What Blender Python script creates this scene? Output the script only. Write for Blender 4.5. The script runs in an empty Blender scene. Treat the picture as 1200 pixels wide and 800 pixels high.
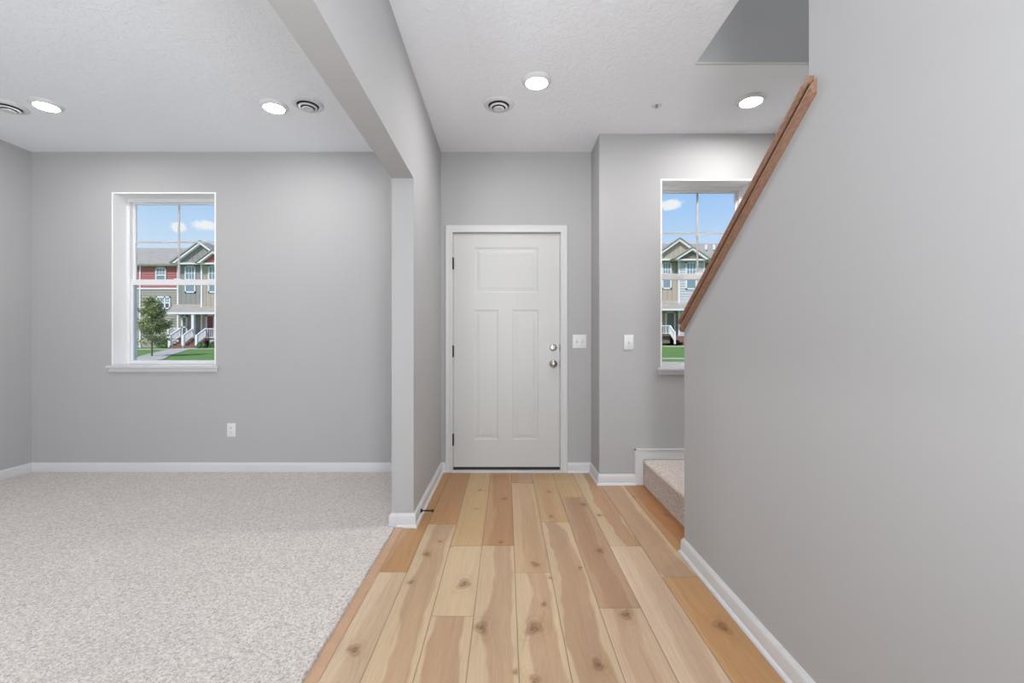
import bpy, bmesh, math, random
import numpy as np
from mathutils import Vector, Matrix

random.seed(7)
rng = np.random.default_rng(7)
scene = bpy.context.scene
COL = scene.collection

# ---------------------------------------------------------------- camera, sky, sun, fill lamps, exposure
EYE = 1.112
F = 525.0                                            # focal length in pixels of the 1200 px wide frame
cam_d = bpy.data.cameras.new('camera')
cam_d.sensor_width = 36.0
cam_d.lens = F / 1200 * 36.0
cam_d.shift_x = (600 - 593) / 1200
cam_d.shift_y = (401 - 400) / 1200
cam_d.clip_start = 0.05
cam_d.clip_end = 400
cam = bpy.data.objects.new('camera', cam_d)
cam.location = (0, 0, EYE)
cam.rotation_euler = (math.pi / 2, 0, 0)
COL.objects.link(cam)
scene.camera = cam

vs = scene.view_settings
vs.view_transform = 'Standard'
vs.look = 'None'
vs.exposure = -0.09
vs.gamma = 1.0
vs.use_curve_mapping = False
try:
    scene.cycles.max_bounces = 16
    scene.cycles.diffuse_bounces = 10
    scene.cycles.transparent_max_bounces = 16
    scene.cycles.use_denoising = True
except Exception:
    pass

world = bpy.data.worlds.new('sky')
scene.world = world
world.use_nodes = True
SUN_STRENGTH = 4.3
sun_d = bpy.data.lights.new('sun', 'SUN')
sun_d.energy = SUN_STRENGTH
sun_d.angle = math.radians(8)
sun_d.color = (1.0, 0.96, 0.9)
sun = bpy.data.objects.new('sun', sun_d)
sun.rotation_euler = Vector((0.35, 0.55, -0.75)).to_track_quat('-Z', 'Y').to_euler()
COL.objects.link(sun)

def area(name, loc, target, sx, sy, power, color):
    d = bpy.data.lights.new(name, 'AREA')
    d.shape = 'RECTANGLE'; d.size = sx; d.size_y = sy
    d.energy = power; d.color = color
    o = bpy.data.objects.new(name, d)
    o.location = loc
    o.rotation_euler = (Vector(target) - Vector(loc)).to_track_quat('-Z', 'Z').to_euler()
    COL.objects.link(o)
    return o
# added lamps at the unseen rear openings, standing in for daylight
area('rear_fill_living', (-2.4, -4.85, 1.25), (-2.4, 3, 1.9), 2.8, 2.2, 15, (0.86, 0.94, 1.0))
area('rear_fill_kitchen', (0.12, -4.85, 1.25), (0.12, 3, 1.9), 1.2, 2.2, 4, (0.86, 0.94, 1.0))
# two added fill lamps behind the camera, aimed up to brighten the ceiling
area('ceiling_fill_living', (-1.3, -0.6, 1.2), (-3.1, 0.7, 2.743), 0.6, 0.6, 50, (0.93, 0.965, 1.0))
area('ceiling_fill_entry', (0.45, -0.5, 1.2), (-0.3, 1.4, 2.65), 0.5, 0.5, 58, (0.91, 0.955, 1.0))
area('stairwell_fill_lamp', (1.63, 0.6, 5.28), (1.63, 0.6, 0), 0.4, 0.4, 40, (0.92, 0.96, 1.0))  # unseen lamp added in the shaft to brighten its far face
LAMP = {'living': 245.0, 'entry': 330.0, 'rear': 175.0}   # radiance of the recessed lamps' lenses, tuned per zone, rear ones added as fill

# ---------------------------------------------------------------- helpers
def lin(c):
    c = c / 255.0
    return c / 12.92 if c <= 0.04045 else ((c + 0.055) / 1.055) ** 2.4
def rgb(r, g, b, k=1.0):
    return (min(lin(r) * k, .95), min(lin(g) * k, .95), min(lin(b) * k, .95), 1)

def mat(name, color, rough=0.6, metal=0.0, spec=0.5, bump=None, noise=None, coat=0.0):
    """bump=(scale, strength, distance); noise=(scale, amount) for a slight tone change"""
    m = bpy.data.materials.new(name); m.use_nodes = True
    nt = m.node_tree; b = nt.nodes['Principled BSDF']
    b.inputs['Base Color'].default_value = color
    b.inputs['Roughness'].default_value = rough
    b.inputs['Metallic'].default_value = metal
    b.inputs['Specular IOR Level'].default_value = spec
    b.inputs['Coat Weight'].default_value = coat
    tc = nt.nodes.new('ShaderNodeTexCoord')
    if noise:
        n = nt.nodes.new('ShaderNodeTexNoise'); n.inputs['Scale'].default_value = noise[0]; n.inputs['Detail'].default_value = 4
        nt.links.new(tc.outputs['Object'], n.inputs['Vector'])
        mr = nt.nodes.new('ShaderNodeMapRange'); mr.inputs['From Min'].default_value = .3; mr.inputs['From Max'].default_value = .7
        mr.inputs['To Min'].default_value = 1 - noise[1]; mr.inputs['To Max'].default_value = 1 + noise[1]
        nt.links.new(n.outputs['Fac'], mr.inputs['Value'])
        hs = nt.nodes.new('ShaderNodeHueSaturation'); hs.inputs['Color'].default_value = color
        nt.links.new(mr.outputs['Result'], hs.inputs['Value'])
        nt.links.new(hs.outputs['Color'], b.inputs['Base Color'])
    if bump:
        n = nt.nodes.new('ShaderNodeTexNoise'); n.inputs['Scale'].default_value = bump[0]; n.inputs['Detail'].default_value = 3
        nt.links.new(tc.outputs['Object'], n.inputs['Vector'])
        bp = nt.nodes.new('ShaderNodeBump'); bp.inputs['Strength'].default_value = bump[1]; bp.inputs['Distance'].default_value = bump[2]
        nt.links.new(n.outputs['Fac'], bp.inputs['Height'])
        nt.links.new(bp.outputs['Normal'], b.inputs['Normal'])
    return m

class MB:
    def __init__(self): self.bm = bmesh.new()
    def box(self, x0, x1, y0, y1, z0, z1, bev=0.0, seg=2):
        g = bmesh.ops.create_cube(self.bm, size=1)
        vs_ = g['verts']
        for v in vs_:
            v.co = Vector(((x0 + x1) / 2 + v.co.x * (x1 - x0), (y0 + y1) / 2 + v.co.y * (y1 - y0), (z0 + z1) / 2 + v.co.z * (z1 - z0)))
        if bev:
            es = list({e for v in vs_ for e in v.link_edges})
            bmesh.ops.bevel(self.bm, geom=es, offset=bev, segments=seg, affect='EDGES', profile=.5)
        return self
    def prism(self, pts, axis, a, b):
        """closed polygon pts extruded along axis from a to b; pts are the two other coordinates in xyz order"""
        def P(u, v, t):
            return {'x': (t, u, v), 'y': (u, t, v), 'z': (u, v, t)}[axis]
        A = [self.bm.verts.new(P(u, v, a)) for u, v in pts]
        B = [self.bm.verts.new(P(u, v, b)) for u, v in pts]
        n = len(pts)
        self.bm.faces.new(A); self.bm.faces.new(B[::-1])
        for i in range(n):
            self.bm.faces.new((A[i], B[i], B[(i + 1) % n], A[(i + 1) % n]))
        return self
    def loft(self, rings, cap=True, closed=True):
        R = [[self.bm.verts.new(p) for p in r] for r in rings]
        n = len(R[0])
        for i in range(len(R) - 1):
            for j in range(n if closed else n - 1):
                k = (j + 1) % n
                self.bm.faces.new((R[i][j], R[i][k], R[i + 1][k], R[i + 1][j]))
        if cap:
            self.bm.faces.new(R[0][::-1]); self.bm.faces.new(R[-1])
        return self
    def lathe(self, prof, c, axis='z', n=40, cap=False):
        """prof: (radius, height along axis)"""
        rings = []
        for r, h in prof:
            ring = []
            for i in range(n):
                a = 2 * math.pi * i / n
                u, v = r * math.cos(a), r * math.sin(a)
                ring.append({'z': (c[0] + u, c[1] + v, c[2] + h), 'y': (c[0] + u, c[1] + h, c[2] + v), 'x': (c[0] + h, c[1] + u, c[2] + v)}[axis])
            rings.append(ring)
        return self.loft(rings, cap)
    def tube(self, p, q, r, n=10, r2=None):
        p, q = Vector(p), Vector(q); d = (q - p).normalized()
        u = d.orthogonal().normalized(); w = d.cross(u); r2 = r if r2 is None else r2
        return self.loft([[p + (u * math.cos(a) + w * math.sin(a)) * r for a in [2 * math.pi * i / n for i in range(n)]],
                          [q + (u * math.cos(a) + w * math.sin(a)) * r2 for a in [2 * math.pi * i / n for i in range(n)]]])
    def bar(self, p, q, w, h):
        """straight bar of width w (horizontal across) and height h between two points"""
        p, q = Vector(p), Vector(q); d = (q - p).normalized()
        s = d.cross(Vector((0, 0, 1)))
        s = Vector((1, 0, 0)) if s.length < 1e-4 else s.normalized()
        t = s.cross(d)
        o = [s * w / 2 + t * h / 2, -s * w / 2 + t * h / 2, -s * w / 2 - t * h / 2, s * w / 2 - t * h / 2]
        return self.loft([[p + k for k in o], [q + k for k in o]])
    def sweep(self, path, prof):
        """profile (distance out from the wall, z) swept along an xy path with mitred corners; out = left of travel"""
        path = [Vector(p) for p in path]; n = len(path); rings = []
        for i, p in enumerate(path):
            ds = []
            if i > 0: ds.append((path[i] - path[i - 1]).normalized())
            if i < n - 1: ds.append((path[i + 1] - path[i]).normalized())
            ns = [Vector((-d.y, d.x)) for d in ds]
            m = ns[0] if len(ns) == 1 else (ns[0] + ns[1]) / (1 + ns[0].dot(ns[1]))
            rings.append([(p.x + m.x * o, p.y + m.y * o, z) for o, z in prof])
        return self.loft(rings)
    def build(self, name, m, parent=None, smooth=False, **kw):
        bmesh.ops.remove_doubles(self.bm, verts=self.bm.verts, dist=1e-6)
        bmesh.ops.recalc_face_normals(self.bm, faces=self.bm.faces)
        me = bpy.data.meshes.new(name); self.bm.to_mesh(me); self.bm.free()
        if m: me.materials.append(m)
        if smooth:
            me.shade_smooth()
            me.set_sharp_from_angle(angle=math.radians(smooth if smooth is not True else 35))
        o = bpy.data.objects.new(name, me); COL.objects.link(o)
        if parent is not None:
            o.parent = parent
            base = world_loc(parent)
            for v in me.vertices: v.co -= base
        tag(o, **kw)
        return o

def world_loc(o):
    v = Vector((0, 0, 0))
    while o is not None:
        v += o.location; o = o.parent
    return v
def tag(o, label=None, cat=None, group=None, kind=None):
    if label: o['label'] = label
    if cat: o['category'] = cat
    if group: o['group'] = group
    if kind: o['kind'] = kind
def struct(mb, name, m, parent=None, smooth=False, label=None):
    return mb.build(name, m, parent, smooth, label=label, kind='structure')
def thing(name, label, cat, loc, group=None, kind=None):
    o = bpy.data.objects.new(name, None); o.empty_display_size = .05
    o.location = loc; COL.objects.link(o); tag(o, label, cat, group, kind)
    return o
def recenter(o, c):
    """move the origin of a mesh object to c"""
    c = Vector(c)
    for v in o.data.vertices: v.co -= c
    o.location = c

# ---------------------------------------------------------------- sky shader
nt = world.node_tree; nt.nodes.clear()
out = nt.nodes.new('ShaderNodeOutputWorld'); bg = nt.nodes.new('ShaderNodeBackground')
tc = nt.nodes.new('ShaderNodeTexCoord')
sep = nt.nodes.new('ShaderNodeSeparateXYZ'); nt.links.new(tc.outputs['Generated'], sep.inputs[0])
ramp = nt.nodes.new('ShaderNodeValToRGB'); nt.links.new(sep.outputs['Z'], ramp.inputs[0])
e = ramp.color_ramp.elements
e[0].position = 0.0; e[0].color = rgb(150, 160, 140)
e[1].position = 1.0; e[1].color = rgb(90, 140, 225)
for p, c in ((0.02, rgb(225, 238, 252)), (0.17, rgb(206, 228, 253)), (0.27, rgb(170, 207, 252)), (0.5, rgb(125, 175, 245))):
    q = e.new(p); q.color = c
noise = nt.nodes.new('ShaderNodeTexNoise'); noise.inputs['Scale'].default_value = 60; noise.inputs['Detail'].default_value = 7; noise.inputs['Roughness'].default_value = .6
nt.links.new(tc.outputs['Generated'], noise.inputs['Vector'])
prev = ramp.outputs['Color']
def cloud(dx, dz, w, h, soft=.55):
    global prev
    d = Vector((dx, 1, dz)).normalized()
    sub = nt.nodes.new('ShaderNodeVectorMath'); sub.operation = 'SUBTRACT'; sub.inputs[1].default_value = d
    nt.links.new(tc.outputs['Generated'], sub.inputs[0])
    mul = nt.nodes.new('ShaderNodeVectorMath'); mul.operation = 'MULTIPLY'; mul.inputs[1].default_value = (1 / w, 1 / w, 1 / h)
    nt.links.new(sub.outputs[0], mul.inputs[0])
    ln = nt.nodes.new('ShaderNodeVectorMath'); ln.operation = 'LENGTH'; nt.links.new(mul.outputs[0], ln.inputs[0])
    ad = nt.nodes.new('ShaderNodeMath'); ad.operation = 'MULTIPLY_ADD'; ad.inputs[1].default_value = -1.6
    nt.links.new(noise.outputs['Fac'], ad.inputs[0]); nt.links.new(ln.outputs['Value'], ad.inputs[2])
    mr = nt.nodes.new('ShaderNodeMapRange'); mr.interpolation_type = 'SMOOTHSTEP'
    mr.inputs['From Min'].default_value = .35; mr.inputs['From Max'].default_value = .35 - soft
    mr.inputs['To Min'].default_value = 0; mr.inputs['To Max'].default_value = .95
    nt.links.new(ad.outputs[0], mr.inputs['Value'])
    mx = nt.nodes.new('ShaderNodeMix'); mx.data_type = 'RGBA'
    mx.inputs['B'].default_value = rgb(246, 248, 253)
    nt.links.new(mr.outputs['Result'], mx.inputs['Factor']); nt.links.new(prev, mx.inputs['A'])
    prev = mx.outputs['Result']
cloud((240 - 593) / F, (401 - 264.5) / F, .022, .010)
cloud((209 - 593) / F, (401 - 266) / F, .012, .009)
cloud((786 - 593) / F, (401 - 240) / F, .024, .012)
for dx, dz, w, h in ((-1.5, .33, .06, .02), (-.3, .45, .07, .03), (.9, .3, .06, .02), (.65, .55, .05, .02), (-1.0, .6, .08, .03), (0.1, .22, .05, .015)):
    cloud(dx, dz, w, h)
nt.links.new(prev, bg.inputs['Color']); bg.inputs['Strength'].default_value = 1.08
nt.links.new(bg.outputs[0], out.inputs['Surface'])

# ---------------------------------------------------------------- materials
wall_m = mat('grey_wall_paint', (0.435, 0.435, 0.44, 1), .75, spec=.25, bump=(260, .12, .001))
ceil_m = mat('white_ceiling_texture', (0.87, 0.895, 0.935, 1), .85, spec=.2)
nt = ceil_m.node_tree; b = nt.nodes['Principled BSDF']; tc_ = nt.nodes.new('ShaderNodeTexCoord')
n1 = nt.nodes.new('ShaderNodeTexNoise'); n1.inputs['Scale'].default_value = 26; n1.inputs['Detail'].default_value = 5; n1.inputs['Roughness'].default_value = .62; n1.inputs['Distortion'].default_value = .8
nt.links.new(tc_.outputs['Object'], n1.inputs['Vector'])
cr = nt.nodes.new('ShaderNodeMapRange'); cr.interpolation_type = 'SMOOTHSTEP'; cr.inputs['From Min'].default_value = .42; cr.inputs['From Max'].default_value = .58
nt.links.new(n1.outputs['Fac'], cr.inputs['Value'])
bp = nt.nodes.new('ShaderNodeBump'); bp.inputs['Strength'].default_value = .45; bp.inputs['Distance'].default_value = .004
nt.links.new(cr.outputs['Result'], bp.inputs['Height']); nt.links.new(bp.outputs['Normal'], b.inputs['Normal'])
trim_m = mat('white_trim_paint', (0.62, 0.625, 0.64, 1), .42, spec=.4)
door_m = mat('white_door_paint', (0.58, 0.585, 0.578, 1), .42, spec=.45)
vinyl_m = mat('white_vinyl', (0.76, 0.76, 0.78, 1), .35)
plastic_m = mat('white_plastic', (0.72, 0.73, 0.74, 1), .35)
vent_m = mat('white_vent_enamel', (0.66, 0.67, 0.68, 1), .6, spec=.3)
jamb_m = mat('bright_white_jamb', (0.86, 0.865, 0.87, 1), .5)
grid_m = mat('grey_white_grid', (0.50, 0.49, 0.50, 1), .5)
grey_plastic_m = mat('pale_grey_plastic', (0.5, 0.51, 0.52, 1), .4)
slot_m = mat('gap_shade_black', (0.03, 0.03, 0.032, 1), .8)  # near-black colour standing in for shade inside small openings
black_m = mat('black_metal', (0.012, 0.011, 0.010, 1), .45, metal=.4)
bronze_m = mat('dark_rubber', (0.02, 0.016, 0.013, 1), .6)
nickel_m = mat('satin_nickel', (0.42, 0.40, 0.385, 1), .28, metal=1.0)
oak_m = mat('brown_stained_oak', (0.30, 0.155, 0.085, 1), .5, spec=.35)
nt = oak_m.node_tree; b = nt.nodes['Principled BSDF']; tc_ = nt.nodes.new('ShaderNodeTexCoord')
mp = nt.nodes.new('ShaderNodeMapping'); mp.inputs['Rotation'].default_value = (math.radians(34.5), 0, 0); mp.inputs['Scale'].default_value = (90, 3, 90)
nt.links.new(tc_.outputs['Object'], mp.inputs['Vector'])
n1 = nt.nodes.new('ShaderNodeTexNoise'); n1.inputs['Scale'].default_value = 1.5; n1.inputs['Detail'].default_value = 5
nt.links.new(mp.outputs[0], n1.inputs['Vector'])
cr = nt.nodes.new('ShaderNodeValToRGB'); cr.color_ramp.elements[0].position = .3; cr.color_ramp.elements[1].position = .7
cr.color_ramp.elements[0].color = (0.19, 0.102, 0.066, 1); cr.color_ramp.elements[1].color = (0.29, 0.168, 0.112, 1)
nt.links.new(n1.outputs['Fac'], cr.inputs[0]); nt.links.new(cr.outputs[0], b.inputs['Base Color'])

def carpet_material(name, base, dark):
    m = bpy.data.materials.new(name); m.use_nodes = True
    nt = m.node_tree; b = nt.nodes['Principled BSDF']
    b.inputs['Roughness'].default_value = .95; b.inputs['Specular IOR Level'].default_value = .1
    b.inputs['Sheen Weight'].default_value = .15
    tc_ = nt.nodes.new('ShaderNodeTexCoord')
    n1 = nt.nodes.new('ShaderNodeTexNoise'); n1.inputs['Scale'].default_value = 100; n1.inputs['Detail'].default_value = 3; n1.inputs['Roughness'].default_value = .6; n1.inputs['Distortion'].default_value = 1.2
    n2 = nt.nodes.new('ShaderNodeTexNoise'); n2.inputs['Scale'].default_value = 1.3; n2.inputs['Detail'].default_value = 3
    for n in (n1, n2): nt.links.new(tc_.outputs['Object'], n.inputs['Vector'])
    cr = nt.nodes.new('ShaderNodeValToRGB'); cr.color_ramp.elements[0].position = .33; cr.color_ramp.elements[1].position = .60
    cr.color_ramp.elements[0].color = dark; cr.color_ramp.elements[1].color = base
    nt.links.new(n1.outputs['Fac'], cr.inputs[0])
    hs = nt.nodes.new('ShaderNodeHueSaturation')
    mr = nt.nodes.new('ShaderNodeMapRange'); mr.inputs['From Min'].default_value = .35; mr.inputs['From Max'].default_value = .65
    mr.inputs['To Min'].default_value = .965; mr.inputs['To Max'].default_value = 1.035
    nt.links.new(n2.outputs['Fac'], mr.inputs['Value']); nt.links.new(mr.outputs['Result'], hs.inputs['Value'])
    nt.links.new(cr.outputs[0], hs.inputs['Color']); nt.links.new(hs.outputs[0], b.inputs['Base Color'])
    bp = nt.nodes.new('ShaderNodeBump'); bp.inputs['Strength'].default_value = .8; bp.inputs['Distance'].default_value = .006
    nt.links.new(n1.outputs['Fac'], bp.inputs['Height']); nt.links.new(bp.outputs['Normal'], b.inputs['Normal'])
    return m
carpet_m = carpet_material('beige_carpet', (0.69, 0.64, 0.605, 1), (0.33, 0.295, 0.27, 1))
stair_carpet_m = carpet_material('stair_carpet', (0.72, 0.645, 0.59, 1), (0.36, 0.30, 0.26, 1))

glass_m = bpy.data.materials.new('window_glass'); glass_m.use_nodes = True
nt = glass_m.node_tree; nt.nodes.clear()
o_ = nt.nodes.new('ShaderNodeOutputMaterial'); tr = nt.nodes.new('ShaderNodeBsdfTransparent'); gl = nt.nodes.new('ShaderNodeBsdfGlossy')
gl.inputs['Roughness'].default_value = .02; fr = nt.nodes.new('ShaderNodeFresnel'); fr.inputs['IOR'].default_value = 1.25
mx = nt.nodes.new('ShaderNodeMixShader')
tr.inputs['Color'].default_value = (.97, .98, .98, 1)
nt.links.new(fr.outputs[0], mx.inputs[0]); nt.links.new(tr.outputs[0], mx.inputs[1]); nt.links.new(gl.outputs[0], mx.inputs[2]); nt.links.new(mx.outputs[0], o_.inputs['Surface'])

lamp_ms = {}
for _k, _v in LAMP.items():
    m = bpy.data.materials.new('lit_lamp_lens_' + _k); m.use_nodes = True; b = m.node_tree.nodes['Principled BSDF']
    b.inputs['Base Color'].default_value = (.9, .9, .9, 1)
    b.inputs['Emission Color'].default_value = (1, .975, .955, 1); b.inputs['Emission Strength'].default_value = _v
    lamp_ms[_k] = m

# ---------------------------------------------------------------- room shell
CE = 2.743
YB = 3.84           # back wall (front door)
YS = 3.505          # back wall of the stair nook
XL = -4.067
XR = 2.15
YR = -5.0
PX0, PX1, PY = -.69, -.558, 2.705
RW = .937; RW2 = 1.11; RY = 2.354; RF = 1.386
SH = 5.3

W1 = dict(x0=-3.38, x1=-2.487, z0=.914, z1=2.398, y=YB)
W2 = dict(x0=1.208, x1=1.935, z0=.914, z1=2.390, y=YS)
DX0, DX1, DZ = -.475, .482, 2.068      # rough opening inside casing

w = MB()
T = .22
def wall_xz(w, x0, x1, z0, z1, y0, y1, holes):
    xs = sorted({x0, x1, *[h[0] for h in holes], *[h[1] for h in holes]})
    for a, b_ in zip(xs[:-1], xs[1:]):
        hs = [h for h in holes if h[0] <= a and h[1] >= b_]
        if not hs: w.box(a, b_, y0, y1, z0, z1)
        else:
            h = hs[0]
            if h[2] > z0: w.box(a, b_, y0, y1, z0, h[2])
            if h[3] < z1: w.box(a, b_, y0, y1, h[3], z1)
wall_xz(w, XL - .2, .73, -.1, CE, YB, YB + T, [(W1['x0'], W1['x1'], W1['z0'], W1['z1']), (DX0, DX1, -.1, DZ)])
struct(w, 'wall_back', wall_m)
w = MB()
w.box(.73, .95, YS, YB + T, -.1, CE)
wall_xz(w, .95, XR + .2, -.1, SH, YS, YS + T, [(W2['x0'], W2['x1'], W2['z0'], W2['z1'])])
struct(w, 'wall_stair_back', wall_m)
struct(MB().box(XL - .2, XL, YR - .2, YB, -.1, CE), 'wall_left', wall_m)
struct(MB().box(XR, XR + .2, YR - .2, YS, -.1, SH), 'wall_stair_right', wall_m)
# partition post with the dropped beam running to the rear
w = MB()
w.prism([(YB, 0), (PY, 0), (PY, 2.103), (YR, 2.103), (YR, CE), (YB, CE)][::-1], 'x', PX0, PX1)
struct(w, 'wall_middle', wall_m)
# right wall: low sloping part, then full height
w = MB()
ZB = 1.217; ZT = ZB + .687 * (RY - RF)
w.prism([(YR, 0), (RY, 0), (RY, ZB), (RF, ZT), (RF, CE), (YR, CE)], 'x', RW, RW2)
struct(w, 'wall_right', wall_m)
# rear wall with two patio door openings
w = MB()
wall_xz(w, XL - .2, XR + .2, -.1, CE, YR - .2, YR, [(-3.85, -.95, .02, 2.4), (-.5, .74, .02, 2.4)])
struct(w, 'wall_rear', wall_m)
# ceiling with the stairwell opening
w = MB()
YO = 2.63
w.box(XL - .2, RW2, YR - .2, YB + T, CE, CE + .28)
w.box(RW2, XR, YO, YS, CE, CE + .28)
w.box(RW2, XR + .2, YR - .2, -1.7, CE, CE + .28)
struct(w, 'ceiling', ceil_m)
# stairwell shaft upstairs
w = MB()
w.box(RW2 - .12, XR, YO, YO + .12, CE + .28, SH)
w.box(RW2 - .12, RW2, -1.7, YO, CE + .28, SH)
w.box(RW2 - .12, XR, -3.2, -3.08, CE + .28, SH)
w.box(RW2 - .12, RW2, -3.08, -1.7, CE + .28, SH)
w.box(RW2, XR, YO - .012, YO, CE, CE + .28)
struct(w, 'wall_stairwell', wall_m)
struct(MB().box(RW2 - .12, XR + .2, -3.2, YO + .12, SH, SH + .1), 'ceiling_stairwell', ceil_m)
# corner bead along the lower edges of the stairwell opening
struct(MB().box(RW2, XR, YO - .014, YO + .002, CE - .003, CE + .004), 'trim_5', trim_m)

# slab under everything and carpet
struct(MB().box(XL - .2, XR + .2, YR - .2, YB + T, -.12, -.012), 'floor_slab', mat('concrete', (.4, .4, .4, 1), .9))

# ---------------------------------------------------------------- wooden floor
PW = .174; PO = .0432
def dep(py): return 525 * EYE / (py - 401)
LT = (224, 199, 168); LT2 = (221, 194, 158); YL = (213, 178, 130); BR = (199, 163, 130); OR = (196, 148, 98); OR2 = (206, 158, 108); HB = (202, 169, 135)
# (plank column, y near, y far, base colour, heartwood colour, [(photo row, left, right)...])
segs = [
 (-4, 2.170, 3.9, OR, BR, [(610, .1, .5), (670, .0, .2)]),
 (-4, .75, 2.170, LT, (214, 186, 154), [(690, .55, 1.1), (790, .45, 1.1)]),
 (-3, 2.741, 3.9, OR, (196, 148, 100), [(560, .2, .9), (614, .1, .8)]),
 (-3, 1.1, 2.741, LT2, HB, [(616, .33, .98), (637, .24, .83), (700, .23, .9), (750, .38, .84), (795, .39, .88), (870, .3, .8)]),
 (-2, 2.448, 3.9, YL, None, []),
 (-2, 1.821, 2.448, LT2, None, []),
 (-2, .3, 1.821, LT2, BR, [(722, .17, .78), (790, .1, .84), (900, .2, .8)]),
 (-1, 2.453, 3.9, (205, 160, 118), (192, 145, 100), [(560, .1, .9), (600, .35, 1.1), (639, .2, 1.1)]),
 (-1, .9, 2.453, LT2, HB, [(640, .39, .9), (700, .39, .91), (726, .22, .91), (745, .25, .9), (795, .4, .87), (900, .3, .8)]),
 (0, 3.54, 3.9, OR, BR, [(553, .4, 1), (566, .3, .9)]),
 (0, 2.166, 3.54, (218, 185, 146), (212, 175, 135), [(570, .3, .8), (625, .3, .9), (668, .2, .9)]),
 (0, .6, 2.166, LT2, HB, [(671, .35, .88), (690, .42, .86), (712, .3, .86), (730, .2, .85), (790, .35, .93), (900, .4, .9)]),
 (1, 2.773, 3.9, YL, (211, 168, 122), [(555, .2, .7), (611, .3, .8)]),
 (1, .8, 2.773, LT2, BR, [(612, .12, .5), (625, .15, .8), (660, .25, .93), (700, .13, .84), (750, .07, .82), (795, .1, .85), (900, .1, .8)]),
 (2, 3.217, 3.9, YL, None, []),
 (2, 1.877, 3.217, BR, (190, 150, 118), [(590, .2, .8), (650, .1, .7), (712, .2, .8)]),
 (2, .3, 1.877, (223, 192, 160), (214, 180, 146), [(715, .3, .8), (770, .2, .7)]),
 (3, 2.448, 3.9, LT2, (199, 158, 120), [(555, .5, 1.1), (575, .4, 1.1), (592, .3, 1.1), (612, .35, .85), (639, .55, 1.1)]),
 (3, .8, 2.448, (228, 200, 170), (218, 186, 156), [(680, .5, 1.1), (740, .4, 1.1), (800, .3, .8)]),
 (4, 2.123, 3.9, (222, 190, 155), BR, [(560, -.1, .83), (600, -.1, .8), (650, -.1, .85), (676, .1, 1.0)]),
 (4, .4, 2.123, (214, 168, 118), OR2, [(680, .2, 1.1), (800, .1, 1.1)]),
 (5, -1.0, 3.9, (196, 150, 104), (183, 128, 80), [(560, .2, 1.1), (640, .25, 1.1)]),
]
knots_px = [(563,574,9),(591.5,584,12),(643.5,576,9),(646,605,8),(684,591,13),(702.5,603.5,11),(516,634,7),(500,649,13),(481,682,9),
 (544,684,17),(627.5,661,13),(680,665,7),(703,645,12),(637.5,708,8),(563.5,735,16),(626,736,18),(734,720,15),(846,734,17),(701,779,13),
 (415,761,14),(587,635,9),(627,797,12),(781,603,9),(558,596,6),(529,640,5),(743,582,6),(719,566,5),(645,677,5),(604,787,6)]
knots = []
for px, py, r in knots_px:
    d = dep(py); knots.append(((px - 593) / 525 * d, d, r))
for i in range(30):
    knots.append((rng.uniform(-.6, .9), rng.uniform(-1, 1.3), rng.uniform(7, 16)))
def plank_steps(a, b_, st):
    n = max(2, int(round((b_ - a - .003) / st)))
    return np.concatenate(([a, a + .0009], np.linspace(a + .0022, b_ - .0022, n), [b_ - .0009, b_]))
V, Fc, CO, GU = [], [], [], []
base_i = 0
FX0 = -.655
all_segs = list(segs)
for k in range(-4, 6):      # boards behind the camera
    y_end = min(s[1] for s in segs if s[0] == k)
    while y_end > YR:
        y2 = max(YR, y_end - rng.uniform(1.1, 1.6))
        if y_end - y2 < .05: break
        all_segs.append((k, y2, y_end, [LT, LT2, YL, BR][rng.integers(4)], [BR, HB, OR][rng.integers(3)], 'rand'))
        y_end = y2
def L3(c): return np.array([lin(v) for v in c])
WOODK = 0.72
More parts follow.
